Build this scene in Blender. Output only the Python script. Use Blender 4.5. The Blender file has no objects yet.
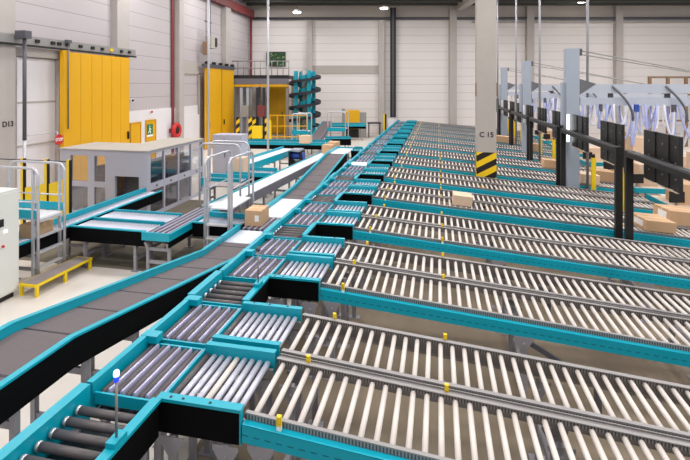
import bpy, math, random
from math import sin, cos, pi, atan2, radians
from mathutils import Vector, Matrix
random.seed(7)
scene = bpy.context.scene
COL = scene.collection

# ------------------------------------------------------------------ materials
def srgb(r, g, b):
    def f(v):
        v /= 255.0
        return v / 12.92 if v <= 0.04045 else ((v + 0.055) / 1.055) ** 2.4
    return (f(r), f(g), f(b), 1.0)

def mat(name, rgb, rough=0.5, metal=0.0, noise=0.0, nscale=8.0, spec=0.5):
    m = bpy.data.materials.new(name)
    m.use_nodes = True
    nt = m.node_tree
    b = nt.nodes['Principled BSDF']
    b.inputs['Base Color'].default_value = srgb(*rgb)
    b.inputs['Roughness'].default_value = rough
    b.inputs['Metallic'].default_value = metal
    b.inputs['Specular IOR Level'].default_value = spec
    if noise:
        tc = nt.nodes.new('ShaderNodeTexCoord')
        n = nt.nodes.new('ShaderNodeTexNoise')
        n.inputs['Scale'].default_value = nscale
        n.inputs['Detail'].default_value = 5
        mx = nt.nodes.new('ShaderNodeMix'); mx.data_type = 'RGBA'
        c = srgb(*rgb)
        mx.inputs[6].default_value = tuple(v * (1 - noise) for v in c[:3]) + (1,)
        mx.inputs[7].default_value = tuple(min(1, v * (1 + noise)) for v in c[:3]) + (1,)
        nt.links.new(tc.outputs['Object'], n.inputs['Vector'])
        nt.links.new(n.outputs['Fac'], mx.inputs[0])
        nt.links.new(mx.outputs[2], b.inputs['Base Color'])
    return m

class NT:
    """tiny helper for node maths"""
    def __init__(s, m):
        s.m = m; s.t = m.node_tree; s.b = s.t.nodes['Principled BSDF']
        tc = s.t.nodes.new('ShaderNodeTexCoord')
        sx = s.t.nodes.new('ShaderNodeSeparateXYZ')
        s.t.links.new(tc.outputs['Object'], sx.inputs[0])
        s.tc = tc; s.x, s.y, s.z = sx.outputs
    def op(s, o, a, b=0.0):
        n = s.t.nodes.new('ShaderNodeMath'); n.operation = o
        for i, v in enumerate((a, b)):
            if isinstance(v, (int, float)): n.inputs[i].default_value = v
            else: s.t.links.new(v, n.inputs[i])
        return n.outputs[0]
    def mix(s, fac, c0, c1):
        n = s.t.nodes.new('ShaderNodeMix'); n.data_type = 'RGBA'
        s.t.links.new(fac, n.inputs[0])
        for i, c in ((6, c0), (7, c1)):
            if isinstance(c, tuple): n.inputs[i].default_value = c
            else: s.t.links.new(c, n.inputs[i])
        return n.outputs[2]
    def noise(s, scale, detail=5):
        n = s.t.nodes.new('ShaderNodeTexNoise')
        n.inputs['Scale'].default_value = scale; n.inputs['Detail'].default_value = detail
        s.t.links.new(s.tc.outputs['Object'], n.inputs['Vector'])
        return n.outputs['Fac']
    def base(s, c): s.t.links.new(c, s.b.inputs['Base Color'])

def panel_wall(name, rgb, pitch=0.6):
    m = mat(name, rgb, 0.6)
    n = NT(m)
    line = n.op('LESS_THAN', n.op('FRACT', n.op('DIVIDE', n.z, pitch)), 0.045)
    c = srgb(*rgb)
    dirt = n.mix(n.noise(0.6), tuple(v * 0.93 for v in c[:3]) + (1,), c)
    n.base(n.mix(line, dirt, tuple(v * 0.6 for v in c[:3]) + (1,)))
    return m

M = {}
M['teal'] = mat('teal_paint', (0, 160, 182), 0.36, 0, 0.06, 6)
M['black'] = mat('black_panel', (7, 7, 9), 0.8, 0, 0.2, 12, 0.1)
M['rubber'] = mat('dark_roller', (84, 78, 80), 0.4, 0.0, 0.1, 20)
M['strip'] = mat('transfer_strip', (196, 194, 222), 0.32, 0.3)
M['silver'] = mat('silver_roller', (200, 202, 216), 0.36, 0.3)
M['cream'] = mat('white_roller', (219, 211, 205), 0.45, 0, 0.03, 10)
M['zinc'] = mat('galvanised_rail', (142, 138, 137), 0.42, 0.25, 0.1, 15)
M['legs'] = mat('grey_leg_paint', (150, 148, 155), 0.5, 0.1, 0.05, 10)
M['belt'] = mat('grey_belt', (98, 90, 93), 0.75, 0, 0.08, 14)
M['whitebelt'] = mat('white_belt', (228, 232, 238), 0.45, 0, 0.03, 6)
M['greyside'] = mat('grey_side_panel', (112, 110, 122), 0.5, 0, 0.05, 6)
M['whiter'] = mat('bright_roller', (226, 230, 240), 0.4)
M['bracket'] = mat('slew_bracket_grey', (104, 106, 112), 0.5, 0.1)
M['axle'] = mat('steel_axle', (205, 205, 210), 0.3, 0.7)
M['yellow'] = mat('yellow_paint', (236, 190, 8), 0.5, 0, 0.04, 3)
M['gate'] = mat('yellow_gate', (224, 168, 0), 0.5, 0, 0.05, 1.2)
M['gate_dark'] = mat('yellow_gate_edge', (208, 152, 4), 0.5)
M['signal_yellow'] = mat('signal_yellow', (240, 205, 20), 0.45)
M['carton'] = mat('cardboard', (203, 166, 130), 0.8, 0, 0.06, 7)
M['carton2'] = mat('pale_cardboard', (222, 194, 168), 0.8, 0, 0.06, 7)
M['tape'] = mat('parcel_tape', (222, 190, 150), 0.4)
M['paper'] = mat('white_paper', (240, 238, 235), 0.7)
M['concrete'] = mat('column_concrete', (176, 170, 164), 0.8, 0, 0.1, 2.2)
M['wallcol'] = mat('wall_column_concrete', (180, 174, 170), 0.8, 0, 0.08, 1.8)
M['beige'] = mat('beige_steel', (203, 186, 166), 0.7, 0, 0.05, 2)
M['band'] = mat('grey_wall_band', (178, 172, 166), 0.75, 0, 0.05, 2)
M['machine'] = mat('machine_grey', (178, 178, 192), 0.5, 0, 0.03, 4)
M['rooftop'] = mat('machine_roof', (172, 166, 158), 0.75, 0, 0.12, 3)
M['cabinet'] = mat('cabinet_white', (214, 216, 212), 0.5, 0, 0.02, 4)
M['tube'] = mat('railing_tube', (196, 197, 204), 0.35, 0.3)
M['post_black'] = mat('black_steel', (24, 23, 24), 0.5, 0.1, 0.2, 10)
M['panel_dark'] = mat('screen_back_dark', (20, 20, 22), 0.45, 0, 0.2, 8)
M['panel_mid'] = mat('screen_back_grey', (27, 27, 29), 0.5, 0, 0.2, 8)
M['bluegrey'] = mat('bluegrey_steel', (160, 170, 184), 0.45, 0.05, 0.03, 3)
M['boom'] = mat('pale_blue_aluminium', (186, 194, 208), 0.4, 0.15, 0.04, 3)
M['hose'] = mat('pale_blue_hose', (176, 186, 232), 0.4)
M['hosew'] = mat('white_hose', (226, 228, 238), 0.4)
M['blue'] = mat('blue_plastic', (44, 78, 170), 0.4)
M['redpipe'] = mat('oxide_red_steel', (122, 52, 54), 0.55)
M['red'] = mat('red_paint', (200, 36, 40), 0.45)
M['pipegrey'] = mat('grey_conduit', (150, 150, 158), 0.45, 0.2)
M['darkpipe'] = mat('dark_grey_pipe', (84, 84, 92), 0.5, 0.1)
M['track'] = mat('gate_track', (150, 148, 146), 0.5, 0.2)
M['ceiling'] = mat('ceiling_deck', (120, 122, 118), 0.7)
M['greenbeam'] = mat('ceiling_beam', (78, 80, 76), 0.6)
M['fascia'] = mat('upper_wall_panel', (198, 190, 183), 0.7, 0, 0.05, 1)
M['whitepanel'] = mat('white_panel', (226, 224, 228), 0.55, 0, 0.03, 2)
M['green'] = mat('exit_green', (10, 120, 78), 0.5)
M['brown'] = mat('dull_brown', (140, 112, 88), 0.7, 0, 0.15, 6)
M['text'] = mat('stencil_black', (52, 48, 48), 0.8)
M['grating'] = mat('step_grating', (150, 140, 140), 0.6, 0.2, 0.2, 30)
M['navy'] = mat('spiral_dark', (30, 34, 46), 0.5)
M['bulb'] = mat('lamp_housing', (210, 210, 205), 0.5)

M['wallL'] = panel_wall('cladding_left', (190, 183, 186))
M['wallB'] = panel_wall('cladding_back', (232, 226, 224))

def make_floor():
    m = mat('floor_concrete', (226, 219, 211), 0.42)
    n = NT(m)
    c = n.mix(n.noise(0.35, 8), srgb(214, 206, 198), srgb(234, 228, 221))
    c = n.mix(n.op('MULTIPLY', n.noise(3.5, 8), 0.35), c, srgb(205, 196, 186))
    n.base(c)
    return m
M['floor'] = make_floor()
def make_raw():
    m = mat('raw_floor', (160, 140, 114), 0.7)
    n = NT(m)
    c = n.mix(n.noise(0.8, 8), srgb(98, 86, 71), srgb(160, 144, 122))  # dusty brown, darkened further to include the shade under the lanes
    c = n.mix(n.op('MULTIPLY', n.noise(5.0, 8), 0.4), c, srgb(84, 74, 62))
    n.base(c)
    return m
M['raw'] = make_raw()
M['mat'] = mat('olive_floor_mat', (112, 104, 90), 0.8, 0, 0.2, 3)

def make_slotted():
    m = mat('teal_slotted_rail', (0, 164, 188), 0.38)
    n = NT(m)
    zz = n.op('ADD', n.z, n.op('MULTIPLY', n.x, 0.08))
    row = n.op('LESS_THAN', n.op('ABSOLUTE', n.op('SUBTRACT', zz, 0.99)), 0.005)
    dash = n.op('LESS_THAN', n.op('FRACT', n.op('DIVIDE', n.x, 0.085)), 0.55)
    n.base(n.mix(n.op('MULTIPLY', row, dash), srgb(0, 164, 188), srgb(0, 108, 130)))
    return m
M['slotted'] = make_slotted()

def make_comb():
    m = mat('comb_rail', (168, 164, 160), 0.45, 0.2)
    n = NT(m)
    zz = n.op('ADD', n.z, n.op('MULTIPLY', n.x, 0.08))
    lo = n.op('MULTIPLY', n.op('LESS_THAN', zz, 1.104), n.op('GREATER_THAN', zz, 1.068))
    dash = n.op('LESS_THAN', n.op('FRACT', n.op('DIVIDE', n.x, 0.024)), 0.5)
    body = n.mix(n.op('LESS_THAN', zz, 1.068), srgb(150, 147, 147), srgb(120, 116, 116))
    n.base(n.mix(n.op('MULTIPLY', lo, dash), body, srgb(84, 80, 80)))
    return m
M['comb'] = make_comb()

def make_hazard():
    m = mat('hazard_stripes', (240, 200, 10), 0.6)
    n = NT(m)
    d = n.op('SUBTRACT', n.z, n.op('MULTIPLY', n.op('ADD', n.x, n.y), 0.55))
    s = n.op('LESS_THAN', n.op('FRACT', n.op('DIVIDE', d, 0.36)), 0.5)
    n.base(n.mix(s, srgb(24, 22, 20), srgb(242, 200, 10)))
    return m
M['hazard'] = make_hazard()
def make_hazard_small():
    m = mat('hazard_stripes_small', (240, 200, 10), 0.6)
    n = NT(m)
    d = n.op('SUBTRACT', n.z, n.op('MULTIPLY', n.x, 0.8))
    s = n.op('LESS_THAN', n.op('FRACT', n.op('DIVIDE', d, 0.5)), 0.5)
    n.base(n.mix(s, srgb(24, 22, 20), srgb(242, 200, 10)))
    return m
M['hazard2'] = make_hazard_small()

def make_glass():
    m = bpy.data.materials.new('guard_glass'); m.use_nodes = True
    t = m.node_tree; t.nodes.clear()
    o = t.nodes.new('ShaderNodeOutputMaterial'); mx = t.nodes.new('ShaderNodeMixShader')
    a = t.nodes.new('ShaderNodeBsdfTransparent'); g = t.nodes.new('ShaderNodeBsdfGlossy')
    a.inputs[0].default_value = (0.86, 0.87, 0.9, 1); g.inputs['Roughness'].default_value = 0.08
    mx.inputs[0].default_value = 0.16
    t.links.new(a.outputs[0], mx.inputs[1]); t.links.new(g.outputs[0], mx.inputs[2])
    t.links.new(mx.outputs[0], o.inputs[0])
    return m
M['glass'] = make_glass()

def emit(name, rgb, s):
    m = bpy.data.materials.new(name); m.use_nodes = True
    b = m.node_tree.nodes['Principled BSDF']
    b.inputs['Base Color'].default_value = srgb(*rgb)
    b.inputs['Emission Color'].default_value = srgb(*rgb)
    b.inputs['Emission Strength'].default_value = s
    return m
M['lamp'] = emit('lamp_glow', (255, 246, 230), 14)
M['beacon'] = emit('beacon_blue', (30, 55, 240), 1.6)
M['beacon_top'] = emit('beacon_white', (190, 210, 255), 2.2)
M['led'] = emit('led_white', (255, 255, 255), 4)

def make_leaf():
    m = mat('leafy_picture', (30, 90, 40), 0.5)
    n = NT(m)
    c = n.mix(n.noise(3.0, 6), srgb(5, 24, 14), srgb(34, 84, 40))
    n.base(n.mix(n.op('GREATER_THAN', n.noise(4.5, 3), 0.6), c, srgb(120, 150, 90)))
    return m
M['leaf'] = make_leaf()

# ------------------------------------------------------------------ mesh builder
class MB:
    def __init__(s): s.v = []; s.f = []; s.sm = []
    def quad8(s, p):
        b = len(s.v); s.v += [tuple(q) for q in p]
        for f in ((0, 3, 2, 1), (4, 5, 6, 7), (0, 1, 5, 4), (1, 2, 6, 5), (2, 3, 7, 6), (3, 0, 4, 7)):
            s.f.append(tuple(b + i for i in f)); s.sm.append(False)
        return s
    def box(s, x0, x1, y0, y1, z0, z1):
        return s.quad8([(x0, y0, z0), (x1, y0, z0), (x1, y1, z0), (x0, y1, z0),
                        (x0, y0, z1), (x1, y0, z1), (x1, y1, z1), (x0, y1, z1)])
    def bar(s, p0, p1, w, h):
        """rectangular bar between two points, w across and h tall"""
        p0, p1 = Vector(p0), Vector(p1); d = (p1 - p0).normalized()
        up = Vector((0, 0, 1)) if abs(d.z) < 0.95 else Vector((0, 1, 0))
        a = d.cross(up).normalized() * w / 2; u = a.cross(d).normalized() * h / 2
        return s.quad8([p0 - a - u, p0 + a - u, p1 + a - u, p1 - a - u, p0 - a + u, p0 + a + u, p1 + a + u, p1 - a + u])
    def strip(s, prof, y0, y1, d0, d1):
        """slab following a (x, z) profile between y0 and y1 from z+d0 to z+d1"""
        for (x0, z0), (x1, z1) in zip(prof, prof[1:]):
            s.quad8([(x0, y0, z0 + d0), (x1, y0, z1 + d0), (x1, y1, z1 + d0), (x0, y1, z0 + d0),
                     (x0, y0, z0 + d1), (x1, y0, z1 + d1), (x1, y1, z1 + d1), (x0, y1, z0 + d1)])
        return s
    def prism(s, pts, ext):
        """closed polygon (3-D points) extruded by ext"""
        b = len(s.v); n = len(pts); e = Vector(ext)
        s.v += [tuple(p) for p in pts] + [tuple(Vector(p) + e) for p in pts]
        s.f.append(tuple(b + i for i in range(n))[::-1]); s.f.append(tuple(b + n + i for i in range(n)))
        s.sm += [False, False]
        for i in range(n):
            j = (i + 1) % n
            s.f.append((b + i, b + j, b + n + j, b + n + i)); s.sm.append(False)
        return s
    def tube(s, pts, r, n=10, closed=False, caps=True):
        pts = [Vector(p) for p in pts]; m = len(pts); b = len(s.v)
        prev = None
        for i, p in enumerate(pts):
            if closed: d = pts[(i + 1) % m] - pts[i - 1]
            else: d = pts[min(i + 1, m - 1)] - pts[max(i - 1, 0)]
            d.normalize()
            if prev is None:
                up = Vector((0, 0, 1)) if abs(d.z) < 0.9 else Vector((1, 0, 0))
                a = d.cross(up).normalized()
            else:
                a = (prev - d * prev.dot(d)).normalized()
            prev = a; c = d.cross(a)
            rr = r[i] if isinstance(r, (list, tuple)) else r
            for k in range(n):
                t = 2 * pi * k / n
                s.v.append(tuple(p + (a * cos(t) + c * sin(t)) * rr))
        for i in range(m if closed else m - 1):
            i2 = (i + 1) % m
            for k in range(n):
                k2 = (k + 1) % n
                s.f.append((b + i * n + k, b + i * n + k2, b + i2 * n + k2, b + i2 * n + k)); s.sm.append(True)
        if caps and not closed:
            s.f.append(tuple(b + k for k in range(n))[::-1]); s.sm.append(False)
            s.f.append(tuple(b + (m - 1) * n + k for k in range(n))); s.sm.append(False)
        return s
    def mesh(s, name, m):
        me = bpy.data.meshes.new(name)
        me.from_pydata(s.v, [], s.f); me.materials.append(m)
        me.polygons.foreach_set('use_smooth', s.sm); me.update()
        return me
    def build(s, name, m, parent=None, loc=None, kind=None):
        o = bpy.data.objects.new(name, s.mesh(name, m)); COL.objects.link(o)
        if parent is not None: o.parent = parent
        if loc is not None: o.location = loc
        if kind: o['kind'] = kind
        return o

def put(name, me, parent, loc=(0, 0, 0), rot=(0, 0, 0)):
    o = bpy.data.objects.new(name, me); COL.objects.link(o)
    o.parent = parent; o.location = loc; o.rotation_euler = rot
    return o

def tag(o, label, cat, group=None):
    o['label'] = label; o['category'] = cat
    if group: o['group'] = group
    return o

def thing(name, label, cat, loc=(0, 0, 0), rz=0.0, group=None):
    o = bpy.data.objects.new(name, None); COL.objects.link(o)
    o.empty_display_size = 0.2
    o.location = loc; o.rotation_euler = (0, 0, rz)
    return tag(o, label, cat, group)

def arc(cx, cz, r, a0, a1, n=6):
    return [(cx + r * cos(a0 + (a1 - a0) * i / n), cz + r * sin(a0 + (a1 - a0) * i / n)) for i in range(n + 1)]

def hoop(x0, x1, z0, z1, r=0.18):
    """inverted U in the x-z plane as a list of (x, z)"""
    return [(x0, z0)] + arc(x0 + r, z1 - r, r, pi, pi / 2) + arc(x1 - r, z1 - r, r, pi / 2, 0) + [(x1, z0)]

ORD = ['nearest', 'second', 'third', 'fourth', 'fifth', 'sixth', 'seventh', 'eighth', 'ninth', 'tenth', 'eleventh', 'twelfth', 'farthest']
NP = 13; PER = 2.2; Y00 = 3.05
def Y0(n): return Y00 + PER * n

# ------------------------------------------------------------------ setting
TH = radians(11.677)                       # camera yaw against the conveyor grid
F = Vector((-sin(TH), cos(TH), 0)); R = Vector((cos(TH), sin(TH), 0))
DB = 33.0                                  # distance to the back wall
def bw(r, d=0.0):                          # point on the back wall, d metres in front of it
    p = F * (DB - d) + R * r
    return (p.x, p.y, 0)
LWA = radians(93.47)
LE = Vector((cos(LWA), sin(LWA), 0)); LN = Vector((LE.y, -LE.x, 0))     # along the left wall / into the room
def lw(Y, d=0.0):
    p = Vector((-13.4 + 0.0607 * (30.7 - Y), Y, 0)) + LN * d
    return (p.x, p.y, 0)

def struct(o): o['kind'] = 'structure'; return o
struct(MB().box(-22, 34, -8, 42, -0.2, 0).build('floor', M['floor']))
# unpainted dusty slab under the lanes and left conveyors; lane colour also includes some shade
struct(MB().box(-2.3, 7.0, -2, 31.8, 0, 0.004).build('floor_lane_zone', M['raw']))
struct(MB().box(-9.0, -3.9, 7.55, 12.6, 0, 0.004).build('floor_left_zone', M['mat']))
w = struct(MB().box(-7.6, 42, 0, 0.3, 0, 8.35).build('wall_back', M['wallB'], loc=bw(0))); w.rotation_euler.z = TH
w = struct(MB().box(-7.6, 42, -0.02, 0.3, 8.4, 9.6).build('trim_1', M['fascia'], loc=bw(0))); w.rotation_euler.z = TH
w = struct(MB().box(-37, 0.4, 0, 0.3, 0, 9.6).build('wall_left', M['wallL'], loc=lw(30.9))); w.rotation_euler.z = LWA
struct(MB().box(-24, 36, -8, 44, 9.7, 9.9).build('ceiling', M['ceiling']))
# ceiling purlins and girder at the back
for i, d in enumerate((0.9, 2.2, 4.4)):
    w = struct(MB().box(-7.0, 40, -0.12, 0.12, 9.25, 9.68).build('trim_%d' % (2 + i), M['greenbeam'], loc=bw(0, d))); w.rotation_euler.z = TH
w = struct(MB().box(-0.25, 0.25, -9, -0.45, 8.95, 9.68).build('trim_5', M['band'], loc=bw(8.25))); w.rotation_euler.z = TH
# red steel edge beam above the left wall, and the corner post
w = struct(MB().box(-34, -0.1, -0.35, -0.02, 8.42, 8.95).build('trim_6', M['redpipe'], loc=lw(30.7))); w.rotation_euler.z = LWA
# pipe run along the back wall
w = struct(MB().tube([(-6.9, -0.25, 8.42), (40, -0.25, 8.42)], 0.09, 10).build('trim_7', M['darkpipe'], loc=bw(0))); w.rotation_euler.z = TH
w = struct(MB().box(9.3, 40, -0.2, -0.02, 8.12, 8.22).build('trim_8', M['band'], loc=bw(0))); w.rotation_euler.z = TH
# concrete columns on the back wall: (left px, right px) turned into metres along the wall
def br(px): return (px - 345) * DB / 450
k = 9
for a, b in ((307, 312.5), (378.5, 384), (448.5, 455.5), (525, 532), (613, 620)):
    w = struct(MB().box(br(a), br(b), -0.4, 0, 0, 9.6 if a > 440 else 8.3).build('trim_%d' % k, M['wallcol'], loc=bw(0))); w.rotation_euler.z = TH; k += 1
for a, b in ((312.5, 378.5),):
    w = struct(MB().box(br(a), br(b), -0.06, 0, 4.4, 5.0).build('trim_%d' % k, M['band'], loc=bw(0))); w.rotation_euler.z = TH; k += 1
# columns of the left wall (Y ranges)
for a, b in ((9.9, 10.75), (15.3, 16.05), (20.05, 20.5), (25.7, 26.5)):
    w = struct(MB().box(-(30.7 - a) * 1.0018, -(30.7 - b) * 1.0018, -0.28, 0, 0, 9.6).build('trim_%d' % k, M['wallcol'], loc=lw(30.7))); w.rotation_euler.z = LWA; k += 1
for a, b in ((20.5, 22.6),):
    w = struct(MB().box(-(30.7 - a), -(30.7 - b), -0.06, 0, 4.15, 4.75).build('trim_%d' % k, M['band'], loc=lw(30.7))); w.rotation_euler.z = LWA; k += 1
# white lower lining of the left wall
w = struct(MB().box(-(30.7 - 16.35), -(30.7 - 22.4), -0.05, 0, 0, 2.45).build('trim_%d' % k, M['whitepanel'], loc=lw(30.7))); w.rotation_euler.z = LWA; k += 1

def text_mesh(s, size, m, depth=0.004):
    cu = bpy.data.curves.new('lettering', 'FONT'); cu.body = s; cu.size = size
    cu.extrude = depth; cu.offset = size * 0.025; cu.align_x = 'CENTER'; cu.align_y = 'CENTER'
    o = bpy.data.objects.new('tmp', cu); COL.objects.link(o)
    dg = bpy.context.evaluated_depsgraph_get()
    me = bpy.data.meshes.new_from_object(o.evaluated_get(dg))
    bpy.data.objects.remove(o); me.materials.clear(); me.materials.append(m)
    me.name = 'lettering'
    return me

# lettering on the left wall column nearest to the camera
o = bpy.data.objects.new('lettering', text_mesh('D13', 0.21, M['text'])); COL.objects.link(o)
p = lw(10.5, 0.285); o.location = (p[0], p[1], 2.42); o.rotation_euler = (pi / 2, 0, LWA)
tag(o, 'black stencilled D13 on the concrete column at the far left', 'lettering')

# ------------------------------------------------------------------ shared part meshes
def leg_mesh(h, w=0.06, gusset=True):
    m = MB()
    m.box(-w / 2, w / 2, -0.02, 0.02, 0.008, h)
    m.box(-0.08, 0.08, -0.05, 0.05, 0, 0.012)
    if gusset:
        m.prism([(-0.1, -0.028, h), (-0.1, -0.028, h - 0.03), (-w / 2, -0.028, h - 0.14), (w / 2, -0.028, h - 0.14), (0.1, -0.028, h - 0.03), (0.1, -0.028, h)], (0, 0.008, 0))
        m.tube([(0, -0.04, h - 0.08), (0, -0.02, h - 0.08)], 0.014, 8)
    return m.mesh('leg', M['legs'])

def roller_mesh(L, r, m, n=14, name='roller'):
    """roller along local y, starting at y=0"""
    return MB().tube([(0, 0, 0), (0, 0.012, 0), (0, 0.012, 0), (0, L - 0.012, 0), (0, L - 0.012, 0), (0, L, 0)],
                     [r * 0.45, r * 0.45, r, r, r * 0.45, r * 0.45], n).mesh(name, m)

SL = 0.08; LANE = 6.7
def lz(x): return 1.1 - SL * x
LR = roller_mesh(0.62, 0.022, M['cream'])
lane_prof = [(0, lz(0)), (LANE, lz(LANE))]
def mesh_strip(name, m, *parts):
    b = MB()
    for y0, y1, d0, d1 in parts: b.strip(lane_prof, y0, y1, d0, d1)
    return b.mesh(name, m)
A_teal = mesh_strip('side_rail', M['slotted'], (-0.03, 0.015, -0.165, -0.036), (-0.03, 0.04, -0.041, -0.035))
A_comb = mesh_strip('comb_rail', M['comb'], (0.025, 0.04, -0.035, 0.008), (0.025, 0.055, 0.008, 0.014))
A_back = mesh_strip('inner_rail', M['comb'], (0.695, 0.71, -0.07, 0.012), (0.68, 0.71, 0.012, 0.02))
A_chan = mesh_strip('channel', M['zinc'], (0.712, 0.772, -0.03, -0.006), (0.772, 0.782, -0.06, 0.008))
B_comb = mesh_strip('comb_rail', M['comb'], (0.0, 0.012, -0.07, 0.012), (0.0, 0.04, 0.012, 0.02))
B_back = mesh_strip('outer_rail', M['comb'], (0.66, 0.675, -0.12, 0.012), (0.645, 0.69, 0.012, 0.02))
B_foot = mesh_strip('channel', M['zinc'], (0.676, 0.73, -0.16, -0.12))
cross_m = MB().box(-0.02, 0.02, 0.0, 0.7, -0.03, 0.03).mesh('cross_beam', M['legs'])
tag_m = MB().box(-0.017, 0.017, -0.012, 0.012, -0.02, 0.05).box(-0.01, 0.01, -0.02, -0.011, 0.005, 0.05).mesh('reflector_tag', M['signal_yellow'])
tagw_m = MB().box(-0.017, 0.017, -0.01, 0.012, -0.07, -0.021).mesh('tag_plate', M['paper'])
leg_x = (0.14, 2.3, 4.4, 6.5)
leg_ms = {x: leg_mesh(lz(x) - 0.165) for x in leg_x}

# the lane rollers have the same mesh everywhere
def lane(n, which):
    pair = ORD[n]
    t = thing('gravity_lane', ('sloping lane of white rollers with teal front rail, near lane of the %s pair' if which == 'A'
              else 'sloping lane of white rollers between grey rails, rear lane of the %s pair') % pair, 'roller conveyor',
              (-1.38, Y0(n) + (0 if which == 'A' else 0.80), 0), 0, 'sloping roller lanes')
    if which == 'A':
        put('side_rail', A_teal, t)['label'] = 'teal slotted rail'
        put('comb_rail', A_comb, t); put('inner_rail', A_back, t); put('channel', A_chan, t)
        ry, ly = 0.065, (-0.005, 0.66)
        tags = ((0.27, 0.0), (0.27, 0.735), (1.45, 0.735))
    else:
        put('comb_rail', B_comb, t); put('outer_rail', B_back, t); put('channel', B_foot, t)
        ry, ly = 0.035, (0.06, 0.64)
        tags = ((1.45, 0.70), (0.33, 0.70)) if n < 6 else ((0.33, 0.70),)
    if n % 2 == 0 and which == 'A': tags = tags + ((1.45, 0.0),) if n else tags
    x = 0.06
    while x < LANE - 0.03:
        put('roller', LR, t, (x, ry, lz(x) - 0.022)); x += 0.112
    for x in leg_x:
        for y in ly: put('leg', leg_ms[x], t, (x, y, 0))
        put('cross_beam', cross_m, t, (x, 0.0, 0.35))
    if which == 'A': MB().bar((2.33, 0.0, lz(2.3) - 0.22), (3.05, 0.0, 0.3), 0.03, 0.05).box(3.02, 3.08, -0.03, 0.03, 0, 0.36).build('diagonal_brace', M['darkpipe'], t)
    for x, y in tags:
        g = put('reflector_tag', tag_m, t, (x, y, lz(x) + 0.02)); g['label'] = 'small yellow reflector tag'
        put('tag_plate', tagw_m, g)
    return t

# powered in-feed: silver rollers between the main line and a gravity lane
IR = roller_mesh(0.62, 0.024, M['silver'])
IR2 = roller_mesh(0.62, 0.024, M['cream'])
DR = roller_mesh(0.62, 0.027, M['rubber'])
I_black = MB().box(0.0, 0.66, -0.035, -0.018, 0.915, 1.145).mesh('guard_panel', M['black'])
I_top = MB().box(-0.005, 0.67, -0.04, 0.03, 1.146, 1.17).box(-0.005, 0.0, -0.04, 0.012, 0.9, 1.146).box(0.66, 0.67, -0.035, 0.012, 0.915, 1.146).box(0.0, 0.66, 0.0, 0.02, 1.02, 1.146).mesh('front_guard', M['teal'])
I_rear = MB().box(0.0, 0.66, 0.0, 0.02, 0.98, 1.165).box(0.0, 0.66, 0.02, 0.055, 1.15, 1.165).mesh('rear_guard', M['teal'])
I_rear_b = MB().box(0.0, 0.655, 0.021, 0.035, 0.9, 1.149).mesh('guard_panel', M['black'])
I_frame = MB().box(0.0, 0.66, 0.03, 0.06, 0.96, 1.04).mesh('frame_rail', M['zinc'])
I_leg = leg_mesh(0.89)
I_legb = leg_mesh(0.95)
hole_m = MB().tube([(0, 0, 0), (0, 0, 0.003)], 0.012, 8).mesh('bolt', M['post_black'])
def infeed(n, which):
    t = thing('infeed_conveyor', 'short silver roller infeed with teal guards feeding the %s lane of the %s pair' % ('near' if which == 'A' else 'rear', ORD[n]),
              'roller conveyor', (-2.06, Y0(n) + (0 if which == 'A' else 0.80), 0), 0, 'silver roller infeeds')
    f = 0.055 if which == 'A' else 0.03
    if which == 'A':
        g = put('front_guard', I_top, t); g['label'] = 'teal guard'
        put('guard_panel', I_black, g)['label'] = 'black guard panel'
        for hx in (0.1, 0.2, 0.42): put('bolt', hole_m, g, (hx, -0.01, 1.17))
        put('rear_guard', I_rear, t, (0, 0.68, 0))['label'] = 'teal guard'
    else:
        put('front_guard', I_rear, t, (0, 0.0, 0), (0, 0, 0))['label'] = 'teal guard'
        g = put('rear_guard', I_rear, t, (0, 0.665, 0)); g['label'] = 'teal guard'
        put('guard_panel', I_rear_b, g)
        for hx in (0.12, 0.3, 0.5): put('bolt', hole_m, g, (hx, 0.035, 1.165))
    put('drive_roller', DR, t, (0.035, f, 1.073))['label'] = 'dark drive roller'
    for i in range(8):
        put('roller', IR2 if i == 3 and which == 'A' else IR, t, (0.1 + 0.072 * i, f, 1.076))
    put('frame_rail', I_frame, t); put('frame_rail', I_frame, t, (0, 0.6, 0))
    for x in (0.12, 0.55):
        put('leg', I_leg if which == 'A' else I_legb, t, (x, -0.01 if which == 'A' else 0.05, 0))
        put('leg', I_legb, t, (x, 0.66, 0))
    return t

# main line: transfer tables and short accumulation sections
TRR = roller_mesh(0.66, 0.026, M['rubber'])
T_strip = MB().box(-0.013, 0.013, 0, 0.64, -0.05, -0.012).tube([(0, 0, -0.008), (0, 0.64, -0.008)], 0.011, 8).mesh('transfer_strip', M['strip'])
T_left = MB().box(-0.05, -0.012, 0, 0.72, 0.93, 1.15).box(-0.07, -0.012, 0, 0.72, 1.15, 1.165).mesh('side_rail', M['teal'])
T_div = MB().box(0.562, 0.582, 0, 0.7, 0.98, 1.105).mesh('divider', M['teal'])
T_end = MB().box(0, 0.56, 0.0, 0.018, 1.0, 1.09).mesh('end_bar', M['teal'])
T_corner = MB().box(-0.075, 0.09, -0.05, 0.05, 1.1, 1.168).mesh('corner_bracket', M['teal'])
T_drum = roller_mesh(0.62, 0.026, M['rubber'], name='edge_roller')
T_base = MB().box(0.0, 0.55, 0.03, 0.67, 0.9, 0.93).mesh('base_plate', M['navy'])
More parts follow.
